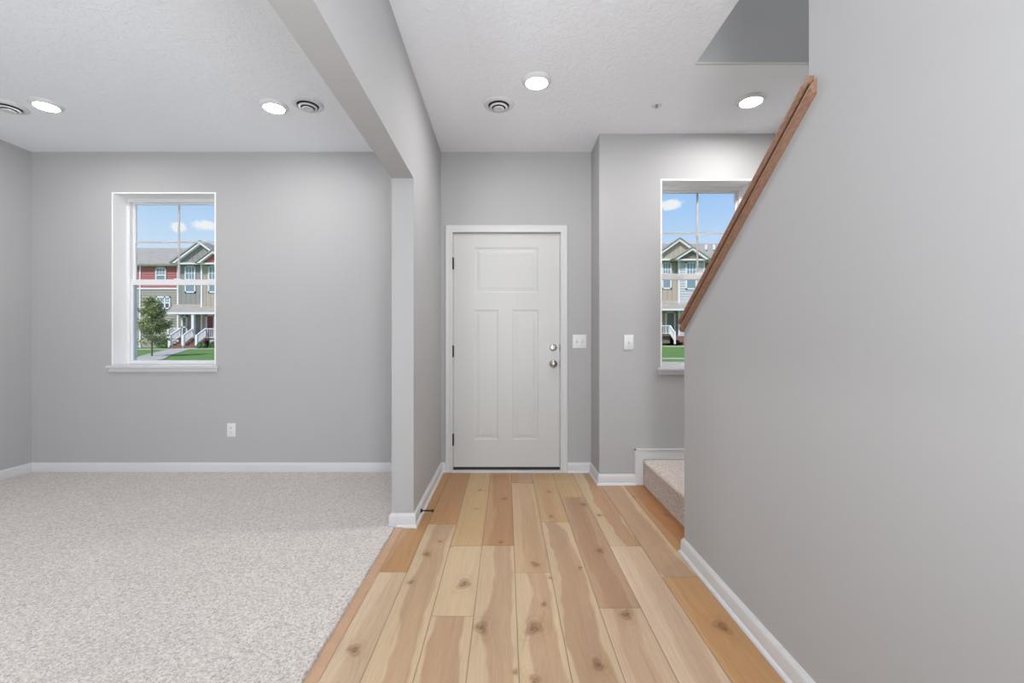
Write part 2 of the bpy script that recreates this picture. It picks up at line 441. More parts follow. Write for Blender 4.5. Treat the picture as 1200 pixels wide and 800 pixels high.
for si, (k, y0, y1, base, heart, hc) in enumerate(all_segs):
    x0 = PO + k * PW; x1 = x0 + PW
    x0c = max(x0, FX0)
    far = min(y1, YB)
    if k == 5: x1 = RW2 - .001
    fine = far > 1.2
    xs = plank_steps(x0c, x1, .006 if fine else .02); ys = plank_steps(max(y0, YR), far, .007 if fine else .04)
    X, Y = np.meshgrid(xs, ys)
    fx = (X - x0) / PW
    col = np.ones(X.shape + (3,)) * L3(base)
    # wavy edge shared by colour zones
    ph = rng.uniform(0, 50)
    wv = .035 * np.sin(Y * 9 + ph) + .02 * np.sin(Y * 23 + ph * 2) + .012 * np.sin(Y * 47 + ph)
    if heart is not None:
        if isinstance(hc, str):
            c0 = rng.uniform(.3, .7); wd = rng.uniform(.15, .4)
            l = c0 - wd + wv * 2; r = c0 + wd + wv
        else:
            ypts = [dep(p[0]) for p in hc][::-1]; ls = [p[1] for p in hc][::-1]; rs = [p[2] for p in hc][::-1]
            l = np.interp(Y, ypts, ls) + wv; r = np.interp(Y, ypts, rs) + wv * .8
        sm = lambda t: np.clip(t, 0, 1) ** 2 * (3 - 2 * np.clip(t, 0, 1))
        mk = sm((fx - l) / .05 + .5) * sm((r - fx) / .05 + .5)
        col = col * (1 - mk[..., None]) + L3(heart) * mk[..., None]
    # slow tone change along the board
    tone = 1 + .035 * np.sin(Y * 2.1 + ph) + .025 * np.sin(X * 31 + ph)
    col = col * tone[..., None]
    # grain field, bent around the knots
    U = X + .006 * np.sin(Y * 3 + ph) + .003 * np.sin(Y * 8 + ph)
    kn = np.zeros_like(X); ring = np.zeros_like(X)
    for kx, ky, r in knots:
        if not (x0 - .01 < kx < x1 + .01 and y0 < ky < y1): continue
        rr = r * 1.45 / 1000.0
        ang = .5 * math.sin(kx * 100)
        dx = (X - kx); dy = (Y - ky)
        a = dx * math.cos(ang) + dy * math.sin(ang); b_ = -dx * math.sin(ang) + dy * math.cos(ang)
        dist = np.sqrt((a / rr) ** 2 + (b_ / (rr * 1.5)) ** 2)
        dist = dist * (1 + .15 * np.sin(np.arctan2(b_, a) * 3 + kx * 40))
        kn = np.maximum(kn, np.exp(-(dist / .95) ** 4) * (.72 + .28 * np.sin(dist * 9 + kx * 30 + np.arctan2(b_, a) * 2)))
        halo = np.exp(-(dist / 1.9) ** 2)
        ring = np.maximum(ring, halo * (.55 + .45 * np.sin(dist * 7)))
        U = U + np.sign(dx) * rr * 1.3 * np.exp(-(np.abs(dx) / (rr * 2.5))) * np.exp(-(dy / (rr * 4)) ** 2)
    col = col * (1 - .27 * ring[..., None] * np.array([.75, 1, 1.25]))
    kc = L3((112, 66, 38))
    col = col * (1 - .85 * kn[..., None]) + kc * .85 * kn[..., None]
    edge = np.minimum(np.minimum(X - x0c, x1 - X), np.minimum(Y - ys[0], ys[-1] - Y))
    gz = np.where(edge < .0016, -.0012, 0.0)
    col = col * np.where(edge < .0016, .45, 1.0)[..., None]
    ny, nx = X.shape
    idx = base_i + np.arange(nx * ny).reshape(ny, nx)
    V.append(np.stack([X, Y, gz], -1).reshape(-1, 3))
    CO.append(np.concatenate([np.clip(col * WOODK, 0, .93), np.ones(X.shape + (1,))], -1).reshape(-1, 4))
    GU.append(np.stack([U + si * 1.37, Y * .045 + si * .61, kn], -1).reshape(-1, 3))
    Fc.append(np.stack([idx[:-1, :-1], idx[:-1, 1:], idx[1:, 1:], idx[1:, :-1]], -1).reshape(-1, 4))
    base_i += nx * ny
V = np.concatenate(V); CO = np.concatenate(CO); GU = np.concatenate(GU); Fc = np.concatenate(Fc)
me = bpy.data.meshes.new('floor')
me.vertices.add(len(V)); me.vertices.foreach_set('co', V.astype(np.float32).ravel())
me.loops.add(Fc.size); me.loops.foreach_set('vertex_index', Fc.astype(np.int32).ravel())
me.polygons.add(len(Fc)); me.polygons.foreach_set('loop_start', np.arange(0, Fc.size, 4, dtype=np.int32))
me.update(); me.validate()
at_ = me.attributes.new('wood', 'FLOAT_COLOR', 'POINT'); at_.data.foreach_set('color', CO.astype(np.float32).ravel())
at_ = me.attributes.new('grain', 'FLOAT_VECTOR', 'POINT'); at_.data.foreach_set('vector', GU.astype(np.float32).ravel())
floor_m = bpy.data.materials.new('hickory_planks'); floor_m.use_nodes = True
nt = floor_m.node_tree; b = nt.nodes['Principled BSDF']
a1 = nt.nodes.new('ShaderNodeAttribute'); a1.attribute_name = 'wood'
a2 = nt.nodes.new('ShaderNodeAttribute'); a2.attribute_name = 'grain'
def gnoise(scale, sx, sy, det, dist=0.0):
    mp = nt.nodes.new('ShaderNodeMapping'); mp.inputs['Scale'].default_value = (sx, sy, 0)
    n = nt.nodes.new('ShaderNodeTexNoise'); n.inputs['Scale'].default_value = scale; n.inputs['Detail'].default_value = det; n.inputs['Distortion'].default_value = dist
    nt.links.new(a2.outputs['Vector'], mp.inputs['Vector']); nt.links.new(mp.outputs[0], n.inputs['Vector'])
    return n.outputs['Fac']
def mrange(v, a, b_, c, d):
    m_ = nt.nodes.new('ShaderNodeMapRange'); m_.inputs['From Min'].default_value = a; m_.inputs['From Max'].default_value = b_
    m_.inputs['To Min'].default_value = c; m_.inputs['To Max'].default_value = d
    nt.links.new(v, m_.inputs['Value']); return m_.outputs['Result']
g1 = gnoise(1, 420, 260, 3)             # fine pores
g2 = gnoise(1, 45, 30, 4, 1.0)          # broad figure
g3 = gnoise(1, 110, 60, 2, .4)
hs = nt.nodes.new('ShaderNodeHueSaturation')
mm = nt.nodes.new('ShaderNodeMath'); mm.operation = 'MULTIPLY'
nt.links.new(mrange(g1, .3, .7, .92, 1.07), mm.inputs[0]); nt.links.new(mrange(g2, .3, .7, .92, 1.07), mm.inputs[1])
mm2 = nt.nodes.new('ShaderNodeMath'); mm2.operation = 'MULTIPLY'
nt.links.new(mm.outputs[0], mm2.inputs[0]); nt.links.new(mrange(g3, .28, .42, .88, 1.0), mm2.inputs[1])
nt.links.new(mm2.outputs[0], hs.inputs['Value']); nt.links.new(a1.outputs['Color'], hs.inputs['Color'])
nt.links.new(hs.outputs['Color'], b.inputs['Base Color'])
b.inputs['Roughness'].default_value = .38; b.inputs['Specular IOR Level'].default_value = .45
bp = nt.nodes.new('ShaderNodeBump'); bp.inputs['Strength'].default_value = .12; bp.inputs['Distance'].default_value = .001
nt.links.new(g1, bp.inputs['Height']); nt.links.new(bp.outputs['Normal'], b.inputs['Normal'])
me.materials.append(floor_m)
fo = bpy.data.objects.new('floor', me); COL.objects.link(fo); fo['kind'] = 'structure'

# wooden edge strip between planks and carpet
strip_m = mat('oak_edge_strip', rgb(206, 168, 135, .72), .45, noise=(14, .06))
st = MB(); y0, y1 = YR, PY - .014
st.prism([(-.663, -.004), (-.615, -.004), (-.615, .003), (-.622, .006), (-.652, .007), (-.663, .002)], 'y', y0, y1)
struct(st, 'trim_6', strip_m, label='light wooden transition strip between the beige carpet and the plank floor')
# carpet
cb = MB()
n = 500
left = XL
ys = np.linspace(YR, PY - .02, n)
cv0 = []; cv1 = []; cv2 = []
for yv in ys:
    ed = -.664 + random.uniform(-.0035, .0035)
    cv0.append(cb.bm.verts.new((left, yv, .006))); cv1.append(cb.bm.verts.new((ed - .006, yv, .006))); cv2.append(cb.bm.verts.new((ed, yv, -.006)))
for i in range(n - 1):
    cb.bm.faces.new((cv0[i], cv0[i + 1], cv1[i + 1], cv1[i])); cb.bm.faces.new((cv1[i], cv1[i + 1], cv2[i + 1], cv2[i]))
cb.box(left, PX0, PY - .02, YB, -.008, .006)
carpet = cb.build('carpet', carpet_m, kind='stuff', label='speckled beige cut pile carpet of the left room', cat='carpet')

# ---------------------------------------------------------------- baseboards
BP = [(0, 0), (.014, 0), (.014, .064), (.0115, .072), (.007, .0765), (.0055, .083), (0, .083)]
BPs = [(0, 0), (.014, 0), (.025, 0), (.0245, .006), (.021, .013), (.014, .017), (.014, .064), (.0115, .072), (.007, .0765), (.0055, .083), (0, .083)]
# travel direction keeps the room on the left
struct(MB().sweep([(PX0, YB), (XL, YB), (XL, YR)], BP), 'baseboard_left', trim_m, smooth=True)
struct(MB().sweep([(-.656, PY), (PX0, PY), (PX0, YB)], BP), 'baseboard_middle', trim_m, smooth=True)
struct(MB().sweep([(-.519, YB), (PX1, YB), (PX1, PY), (-.655, PY)], BPs), 'baseboard_back', trim_m, smooth=True)
struct(MB().sweep([(1.01, YS), (.73, YS), (.73, YB), (.527, YB)], BPs), 'baseboard_stair', trim_m, smooth=True)
struct(MB().sweep([(RW, YR), (RW, RY), (1.068, RY)], BPs), 'baseboard_right', trim_m, smooth=True)

# skirt board beside the first step
w = MB()
w.prism([(1.01, 0), (1.072, 0), (1.072, .2), (XR, .2), (XR, .272), (1.01, .272)], 'y', YS - .013, YS)
w.prism([(1.004, .272), (XR, .272), (XR, .28), (1.004, .28)], 'y', YS - .018, YS)
w.prism([(1.004, .083), (1.012, .083), (1.012, .28), (1.004, .28)], 'y', YS - .018, YS)
struct(w, 'trim_1', trim_m, label='white skirt board stepping up behind the carpeted landing')

# ---------------------------------------------------------------- windows
def window(name, W, glass_l, glass_r, label):
    x0, x1, z0, z1, y = W['x0'], W['x1'], W['z0'], W['z1'], W['y']
    root = thing(name, label, None, ((x0 + x1) / 2, y, z0), kind='structure')
    R = .155; ya = y + R
    j = MB()
    t = .012
    j.box(x0, x0 + t, y - .001, ya, z0, z1).box(x1 - t, x1, y - .001, ya, z0, z1).box(x0 + t, x1 - t, y - .001, ya, z1 - t, z1)
    j.build('jamb', jamb_m, root)
    s = MB()
    s.box(x0 - .03, x1 + .03, y - .028, y, z0 - .022, z0, .004)
    s.box(x0 + .001, x1 - .001, y - .002, ya, z0 - .001, z0 + .010)
    s.box(x0 - .018, x1 + .018, y - .012, y, z0 - .055, z0 - .022, .003)
    s.build('sill', trim_m, root)
    f = MB()
    yb = y + T - .005; fw = .03
    xa, xb, za, zb = x0 + t, x1 - t, z0 + .008, z1 - t
    f.box(xa, xa + fw, ya - .02, yb, za, zb, .003).box(xb - fw, xb, ya - .02, yb, za, zb, .003)
    f.box(xa + fw, xb - fw, ya - .02, yb, zb - fw, zb, .003).box(xa + fw, xb - fw, ya - .02, yb, za, za + .012, .003)
    f.build('window_frame', vinyl_m, root)
    zm = 1.645
    gl0, gl1 = glass_l, glass_r
    def sash(nm, zlo, zhi, ylo, yhi, zg0, zg1):
        q = MB(); b0, b1 = xa + fw - .002, xb - fw + .002
        q.box(b0, gl0, ylo, yhi, zlo, zhi, .003).box(gl1, b1, ylo, yhi, zlo, zhi, .003)
        q.box(gl0 - .002, gl1 + .002, ylo, yhi, zlo, zg0, .003).box(gl0 - .002, gl1 + .002, ylo, yhi, zg1, zhi, .003)
        o = q.build(nm, vinyl_m, root)
        MB().box(gl0, gl1, (ylo + yhi) / 2 + .002, (ylo + yhi) / 2 + .006, zg0, zg1).build('glass_pane', glass_m, o)
        return o
    up = sash('upper_sash', zm - .02, zb - fw + .003, ya + .014, ya + .036, zm + .022, 2.345 if name == 'window_1' else 2.337)
    lo = sash('lower_sash', za + .010, zm + .026, ya - .012, ya + .011, .953, zm - .024)
    g = MB(); cx = (gl0 + gl1) / 2; ym = ya + .025
    g.box(cx - .0075, cx + .0075, ym - .008, ym + .0, zm + .02, 2.345).box(gl0, gl1, ym - .007, ym - .001, 2.009 - .0075, 2.009 + .0075)
    g.build('muntin', grid_m, up)
    lk = MB(); lk.box(cx - .03, cx + .03, ya - .004, ya + .012, zm + .026, zm + .036, .003); lk.build('sash_lock', vinyl_m, lo)
    return root
window('window_1', W1, -3.318, -2.545, 'white double hung window of the left room with grid in its upper sash')
window('window_2', W2, 1.263, 1.880, 'white double hung window of the stair landing behind the brown cap rail')

# ---------------------------------------------------------------- front door
door = thing('door_1', 'white three panel front door with black hinges', None, (0, YB, 0), kind='structure')
sx0, sx1, sz0, sz1 = -.4535, .461, .040, 2.050
ys_ = YB + .018                     # face of the slab
P3 = [((556 - 593) / 136, (630.5 - 593) / 136, EYE + (401 - 343) / 136, EYE + (401 - 290) / 136),
      ((555.5 - 593) / 136, (584 - 593) / 136, EYE + (401 - 515) / 136, EYE + (401 - 363) / 136),
      ((600.5 - 593) / 136, (631 - 593) / 136, EYE + (401 - 515) / 136, EYE + (401 - 363) / 136)]
sl = MB()
xs = sorted({sx0, sx1, *[p[0] for p in P3], *[p[1] for p in P3]}); zs = sorted({sz0, sz1, *[p[2] for p in P3], *[p[3] for p in P3]})
bmm = sl.bm
def quad(a, b_, c, d): bmm.faces.new([bmm.verts.new(p) for p in (a, b_, c, d)])
for i in range(len(xs) - 1):
    for j in range(len(zs) - 1):
        cx, cz = (xs[i] + xs[i + 1]) / 2, (zs[j] + zs[j + 1]) / 2
        if any(p[0] < cx < p[1] and p[2] < cz < p[3] for p in P3): continue
        quad((xs[i], ys_, zs[j]), (xs[i + 1], ys_, zs[j]), (xs[i + 1], ys_, zs[j + 1]), (xs[i], ys_, zs[j + 1]))
prof = [(0, 0), (.004, .0018), (.010, .0045), (.017, .005), (.026, .005), (.042, .0022), (.049, .0014), (.053, .0012)]
for p in P3:
    rings = [[(p[0] + a, ys_ + d, p[2] + a), (p[1] - a, ys_ + d, p[2] + a), (p[1] - a, ys_ + d, p[3] - a), (p[0] + a, ys_ + d, p[3] - a)] for a, d in prof]
    for r0, r1 in zip(rings[:-1], rings[1:]):
        for j in range(4):
            quad(r0[j], r0[(j + 1) % 4], r1[(j + 1) % 4], r1[j])
    quad(*rings[-1])
yk = ys_ + .044
quad((sx0, ys_, sz0), (sx0, yk, sz0), (sx0, yk, sz1), (sx0, ys_, sz1)); quad((sx1, ys_, sz0), (sx1, ys_, sz1), (sx1, yk, sz1), (sx1, yk, sz0))
quad((sx0, ys_, sz1), (sx0, yk, sz1), (sx1, yk, sz1), (sx1, ys_, sz1)); quad((sx0, ys_, sz0), (sx1, ys_, sz0), (sx1, yk, sz0), (sx0, yk, sz0))
quad((sx0, yk, sz0), (sx1, yk, sz0), (sx1, yk, sz1), (sx0, yk, sz1))
bmesh.ops.remove_doubles(bmm, verts=bmm.verts, dist=1e-5)
slab = sl.build('door_slab', door_m, door)
# casing with moulded profile, swept around the opening
def casing(parent):
    cw = .060
    prof = [(0, 0), (0, .010), (.006, .013), (.014, .0125), (.022, .0105), (.034, .011), (.046, .015), (.054, .016), (.060, .012), (.060, 0)]
    ix0, ix1, iz = sx0 - .006, sx1 + .006, sz1 + .003
    rings = []
    for x, z, mx_, mz in ((ix0, 0, -1, 0), (ix0, iz, -1, 1), (ix1, iz, 1, 1), (ix1, 0, 1, 0)):
        rings.append([(x + mx_ * a, YB - h, z + mz * a) for a, h in prof])
    c = MB(); c.loft(rings); return c.build('casing', trim_m, parent, smooth=30)
casing(door)
j = MB()
j.box(DX0, sx0 - .003, YB - .002, YB + .12, 0, DZ).box(sx1 + .003, DX1, YB - .002, YB + .12, 0, DZ).box(DX0, DX1, YB - .002, YB + .12, sz1 + .003, DZ)
j.box(DX0, DX1, yk + .002, YB + .2, 0, sz1)     # stop and exterior side
j.build('door_jamb', trim_m, door)
w = MB(); w.box(sx0, sx1, ys_ + .003, yk, .014, .042); w.build('door_gap_shade', bronze_m, door)  # dark strip stands in for the shaded gap under the door
w = MB(); w.box(sx0 - .01, sx1 + .01, YB - .022, YB + .12, -.005, .015, .003); w.build('threshold', trim_m, door)
for pz in (308.5, 411.5, 515):
    z = EYE + (401 - pz) / 136.7
    w = MB(); w.lathe([(0.0005, -.052), (.0065, -.051), (.0065, .051), (.0005, .052)], (sx0 - .003, YB - .001, z), n=14)
    w.box(sx0 - .012, sx0 + .006, YB + .001, YB + .019, z - .048, z + .048)
    w.build('hinge', black_m, door, smooth=True)
for pz, nm in ((407, 'deadbolt'), (426, 'knob')):
    z = EYE + (401 - pz) / 136.3; x = (648.3 - 593) / 136.3
    if nm == 'deadbolt':
        w = MB(); w.lathe([(.0005, .001), (.031, .001), (.031, -.005), (.027, -.010), (.018, -.012), (.017, -.016), (.0005, -.017)], (x, ys_, z), axis='y')
        o = w.build('deadbolt', nickel_m, door, smooth=True)
        MB().box(x - .004, x + .004, ys_ - .034, ys_ - .014, z - .015, z + .015, .003).build('thumb_turn', nickel_m, o)
    else:
        w = MB(); w.lathe([(.0005, .001), (.033, .001), (.033, -.004), (.028, -.009), (.013, -.011), (.0115, -.03), (.016, -.036), (.025, -.042), (.029, -.051), (.028, -.060), (.021, -.066), (.010, -.069), (.0005, -.0695)], (x, ys_, z), axis='y')
        o = w.build('door_knob', nickel_m, door, smooth=True)
        MB().lathe([(.0005, -.068), (.005, -.069), (.005, -.072), (.0005, -.0725)], (x, ys_, z), axis='y', n=16).build('lock_button', nickel_m, o, smooth=True)
    MB().box(sx1 - .001, sx1 + .0085, YB + .002, YB + .02, z - .03, z + .03).build('strike_plate', black_m, door)

# ---------------------------------------------------------------- recessed lights, vents, sprinkler
def recessed_light(x, y, label, group, circuit):
    root = thing('recessed_light', label, 'ceiling light', (x, y, CE), group)
    MB().lathe([(.093, .0), (.0925, -.004), (.088, -.009), (.080, -.015), (.073, -.0195), (.069, -.021), (.0665, -.0205), (.066, -.017), (.066, -.001)], (x, y, CE), n=56).build('trim_ring', plastic_m, root, smooth=60)
    MB().lathe([(.0655, -.0165), (.064, -.021), (.045, -.0235), (.001, -.0245)], (x, y, CE), n=56, cap=True).build('lens', lamp_ms[circuit], root, smooth=60)
    return root
VG = 'recessed ceiling lights'
recessed_light(-3.15, 3.07, 'round lit ceiling light at the far left beside a round vent near the left wall', VG, 'living')
recessed_light(-1.60, 3.09, 'round lit ceiling light of the left room nearer the beam', VG, 'living')
recessed_light(.191, 2.79, 'round lit ceiling light in the entry above the plank floor', VG, 'entry')
recessed_light(1.645, 3.01, 'round lit ceiling light over the stair landing near the brown cap rail', VG, 'entry')
for x, y in ((-3.15, .55), (-1.6, .55), (.19, .45), (-3.15, -2.0), (-1.6, -2.0), (.19, -2.2)):  # unseen lamps added behind the camera to light the room evenly
    recessed_light(x, y, 'added round ceiling light, unseen behind the camera, brightening the room', 'added ceiling lights behind the camera', 'rear')

def vent(x, y, label):
    root = thing('ceiling_vent', label, 'vent', (x, y, CE), 'round ceiling vents')
    c = (x, y, CE)
    MB().lathe([(.103, .0), (.102, -.005), (.096, -.010), (.084, -.014), (.074, -.0145), (.0715, -.012), (.0715, -.001)], c, n=56).build('outer_ring', vent_m, root, smooth=60)
    MB().lathe([(.0712, -.0015), (.001, -.0015)], c, n=40).build('throat_shade_disc', slot_m, root)  # flat disc, the shade of a deep throat put into its colour
    MB().lathe([(.0610, -.0205), (.0600, -.0235), (.047, -.0265), (.0465, -.0245), (.0610, -.0205)], c, n=48).build('middle_ring', vent_m, root, smooth=60)
    MB().lathe([(.001, -.030), (.036, -.030), (.0375, -.032), (.035, -.0355), (.029, -.037), (.026, -.0355), (.001, -.036)], c, n=48).build('centre_disc', vent_m, root, smooth=60)
    MB().lathe([(.012, -.0015), (.012, -.030)], c, n=20).build('stem', slot_m, root)
    for a in (0.5, 2.6, 4.7):
        q = MB(); q.bar((x + .013 * math.cos(a), y + .013 * math.sin(a), CE - .008), (x + .056 * math.cos(a), y + .056 * math.sin(a), CE - .022), .003, .003)
        q.build('bracket', slot_m, root)
vent(-3.44, 3.10, 'white round ceiling vent cut by the left edge beside a lit lamp')
vent(-1.358, 3.07, 'white round ceiling vent between a lit lamp and the beam')
vent(-.05, 3.07, 'white round ceiling vent above the front door in the entry')

sp = thing('fire_sprinkler', 'small white and chrome sprinkler head on the ceiling by the landing', 'sprinkler', (1.035, 3.08, CE))
c = (1.035, 3.08, CE)
MB().lathe([(.036, 0), (.035, -.003), (.026, -.006), (.016, -.004), (.015, 0)], c, n=32).build('escutcheon', plastic_m, sp, smooth=60)
MB().lathe([(.0005, 0), (.009, -.001), (.009, -.006), (.005, -.008), (.004, -.016), (.0005, -.017)], c, n=20).build('sprinkler_body', nickel_m, sp, smooth=60)
q = MB()
for s in (-1, 1): q.tube((c[0] + s * .009, c[1], CE - .008), (c[0] + s * .010, c[1], CE - .014), .0015, 8); q.tube((c[0] + s * .010, c[1], CE - .014), (c[0], c[1], CE - .019), .0015, 8)
q.build('yoke', nickel_m, sp)
MB().lathe([(.0005, -.018), (.011, -.018), (.011, -.0195), (.0005, -.0195)], c, n=20).build('deflector', nickel_m, sp)

# ---------------------------------------------------------------- switches and outlet
def plate(name, label, cat, x, z, y, wd, ht, gangs):
    root = thing(name, label, cat, (x, y, z))
    MB().box(x - wd / 2, x + wd / 2, y - .006, y, z - ht / 2, z + ht / 2, .0025).build('cover_plate', plastic_m, root, smooth=40)
    for g in gangs:
        if name == 'light_switch':
            o = MB().box(x + g - .0055, x + g + .0055, y - .0072, y - .005, z - .013, z + .013, .0006).build('switch_slot', grey_plastic_m, root)
            t = MB(); t.loft([[(x + g - .0045, y - .006, z - .009), (x + g + .0045, y - .006, z - .009), (x + g + .0045, y - .006, z + .009), (x + g - .0045, y - .006, z + .009)],
                              [(x + g - .0035, y - .017, z + .002), (x + g + .0035, y - .017, z + .002), (x + g + .0035, y - .016, z + .010), (x + g - .0035, y - .016, z + .010)]])
            t.build('toggle', plastic_m, root)
            for dz in (-.03, .03): MB().lathe([(.0005, 0), (.0032, -.0005), (.003, -.0015), (.0005, -.002)], (x + g, y - .006, z + dz), axis='y', n=12).build('screw', grey_plastic_m, root)
        else:
            o = MB(); o.lathe([(.0005, 0), (.0175, 0), (.0170, -.0018), (.0005, -.0022)], (x, y - .006, z + g), axis='y', n=28)
            r = o.build('receptacle', plastic_m, root, smooth=40)
            q = MB()
            q.box(x - .0076, x - .0052, y - .0086, y - .0078, z + g - .001, z + g + .008).box(x + .0052, x + .0072, y - .0086, y - .0078, z + g, z + g + .007).lathe([(.0005, -.0006), (.0026, -.0006), (.0026, 0), (.0005, 0)], (x, y - .008, z + g - .007), axis='y', n=12)
            q.build('slot', slot_m, r)
plate('light_switch', 'white double toggle switch plate on the wall right of the front door', 'light switch', (679 - 593) / 136.7, EYE + (401 - 400) / 136.7, YB, .117, .117, (-.023, .023))
plate('light_switch', 'white single toggle switch plate on the wall left of the landing window', 'light switch', (736.8 - 593) / 149.8, EYE + (401 - 401) / 149.8, YS, .074, .117, (0,))
plate('wall_outlet', 'white duplex outlet low on the back wall right of the left window', 'outlet', (271.5 - 593) / 136.7, EYE + (401 - 503.6) / 136.7, YB, .074, .117, (.0195, -.0195))

# ---------------------------------------------------------------- door stop
ds = thing('door_stop', 'black rod door stop screwed to the baseboard of the entry wall', 'door stop', (PX1 + .014, 2.86, .038))
x = PX1 + .014
MB().lathe([(.0005, 0), (.0125, 0), (.0125, .004), (.009, .009), (.005, .012), (.0005, .012)], (x, 2.86, .038), axis='x', n=20).build('flange', black_m, ds, smooth=40)
MB().lathe([(.0005, .008), (.0042, .008), (.0042, .068), (.0005, .068)], (x, 2.86, .038), axis='x', n=16).build('rod', black_m, ds, smooth=40)
MB().lathe([(.0005, .066), (.0075, .066), (.0085, .07), (.0085, .080), (.006, .083), (.0005, .0835)], (x, 2.86, .038), axis='x', n=18).build('rubber_tip', bronze_m, ds, smooth=40)

# ---------------------------------------------------------------- staircase (carpeted landing, flight towards the camera)
stair = thing('staircase', 'beige carpeted stair landing and flight beyond the low grey wall', 'staircase', (1.6, 2.9, 0))
def step(x0, x1, y0, y1, z0, z1, nose, name='step'):
    """rounded nose on the side given: 'x-' or 'y+'"""
    r = .022; q = MB()
    if nose == 'x-':
        pts = [(x0 + .006, z0), (x0 + .006, z1 - .040)]
        for i in range(9):
            a = math.pi + .35 - (math.pi / 2 + .35) * i / 8
            pts.append((x0 + r + r * math.cos(a), z1 - r + r * math.sin(a)))
        pts += [(x1, z1), (x1, z0)]
        q.prism(pts, 'y', y0, y1)
    else:
        pts = [(y1 - .006, z0), (y1 - .006, z1 - .040)]
        for i in range(9):
            a = -.35 + (math.pi / 2 + .35) * i / 8
            pts.append((y1 - r + r * math.cos(a), z1 - r + r * math.sin(a)))
        pts += [(y0, z1), (y0, z0)]
        q.prism(pts, 'x', x0, x1)
    return q.build(name, stair_carpet_m, stair, smooth=40)
step(1.068, XR - .001, 2.358, YS - .014, 0, .197, 'x-', 'landing')
RISE = .19; RUN = .277
for i in range(14):
    yf = 2.40 - RUN * i
    z1 = .197 + RISE * (i + 1)
    step(RW2 + .001, XR - .001, yf - RUN - .02, yf, .0 if i < 2 else z1 - RISE - .12, z1, 'y+')
MB().box(RW2 + .001, XR - .001, -3.07, 2.40 - RUN * 14, CE + .281, CE + .297).build('upper_landing', stair_carpet_m, stair)

# ---------------------------------------------------------------- wooden cap on the low wall
cap = thing('wall_cap_rail', 'brown stained wooden cap rail sloping up along the low grey stair wall', 'handrail', (1.02, RY, ZB))
dv = Vector((0, RF - RY, ZT - ZB)).normalized(); nv = Vector((0, -dv.z, dv.y)); nv = nv if nv.z > 0 else -nv
def slope_ring(prof, y):
    """ring of profile points (x, n perpendicular above the wall top) cut plumb at y"""
    r = []
    for px_, n_ in prof:
        base = Vector((px_, RY, ZB)) + nv * n_
        t = (y - base.y) / dv.y
        r.append(tuple(base + dv * t))
    return r
ov = .028
top = []
for i in range(7):
    a = math.pi / 2 + math.pi * i / 6
    top.append((RW - ov + .0095 + .0095 * math.cos(a), .0105 + .0095 * math.sin(a)))
for i in range(7):
    a = -math.pi / 2 + math.pi * i / 6
    top.append((RW2 + ov - .0095 + .0095 * math.cos(a), .0105 + .0095 * math.sin(a)))
MB().loft([slope_ring(top, RY + .016), slope_ring(top, RF)]).build('cap_board', oak_m, cap, smooth=50)
sm = [(0, .001), (-.010, .001), (-.0105, -.006), (-.0155, -.011), (-.0205, -.0145), (-.0225, -.020), (-.0205, -.027), (-.015, -.033), (-.006, -.0355), (0, -.0355)]
MB().loft([slope_ring([(RW + a, n_) for a, n_ in sm], RY + .012), slope_ring([(RW + a, n_) for a, n_ in sm], 1.350)]).build('side_moulding', oak_m, cap, smooth=40)
MB().loft([slope_ring([(RW2 - a, n_) for a, n_ in sm], RY + .012), slope_ring([(RW2 - a, n_) for a, n_ in sm], RF)]).build('side_moulding', oak_m, cap, smooth=40)
MB().loft([slope_ring([(RW - .0, -.035), (RW2, -.035), (RW2, .001), (RW, .001)], RY + .012), slope_ring([(RW, -.035), (RW2, -.035), (RW2, .001), (RW, .001)], RY + .0005)]).build('end_block', oak_m, cap)
MB().loft([slope_ring([(RW - .022, .001), (RW - .0, .001), (RW - .0, .020), (RW - .022, .020)], RF), slope_ring([(RW - .022, .001), (RW, .001), (RW, .020), (RW - .022, .020)], 1.362)]).build('return_end', oak_m, cap)

# ================================================================= outside
def zr(py, D): return EYE + (401 - py) / F * D
def xr(px, D): return (px - 593) / F * D
def gz(x, y):
    t = min(max((y - 4.1) / 31.4, 0), 1)
    return EYE - 1.36 + .92 * t + .005 * (x + 27) * t
grass_m = mat('lawn_grass', (0.14, 0.245, 0.065, 1), .9, spec=.1, bump=(30, .6, .05), noise=(3.0, .22))
siding_red = mat('red_siding', (0.46, 0.15, 0.145, 1), .7)
siding_taupe = mat('taupe_siding', (0.40, 0.365, 0.315, 1), .7)
siding_grey = mat('grey_batten_siding', (0.31, 0.30, 0.28, 1), .7)
siding_tan = mat('tan_batten_siding', (0.47, 0.40, 0.325, 1), .7)
siding_pale = mat('pale_grey_siding', (0.60, 0.60, 0.62, 1), .7)
siding_brown = mat('brown_shingle_siding', (0.24, 0.19, 0.165, 1), .75)
roof_m = mat('grey_shingle_roof', (0.36, 0.325, 0.275, 1), .9, noise=(2.5, .12))
htrim_m = mat('white_house_trim', (0.82, 0.82, 0.82, 1), .6)
brick_m = mat('brown_brick', (0.26, 0.14, 0.11, 1), .85, noise=(4, .2))
stepm = mat('brown_deck_steps', (0.24, 0.12, 0.09, 1), .8)
pane_m = mat('blue_reflecting_pane', (0.22, 0.31, 0.37, 1), .15, spec=.8)
dpane_m = mat('dark_reflecting_pane', (0.09, 0.12, 0.14, 1), .15, spec=.8)
reddoor_m = mat('dark_red_door', (0.20, 0.055, 0.06, 1), .5)
greydoor_m = mat('dark_grey_door', (0.20, 0.20, 0.22, 1), .5)
concrete_m = mat('pale_concrete_path', (0.44, 0.40, 0.345, 1), .9, noise=(2, .06))
meter_m = mat('pale_blue_metal_box', (0.45, 0.58, 0.62, 1), .5)
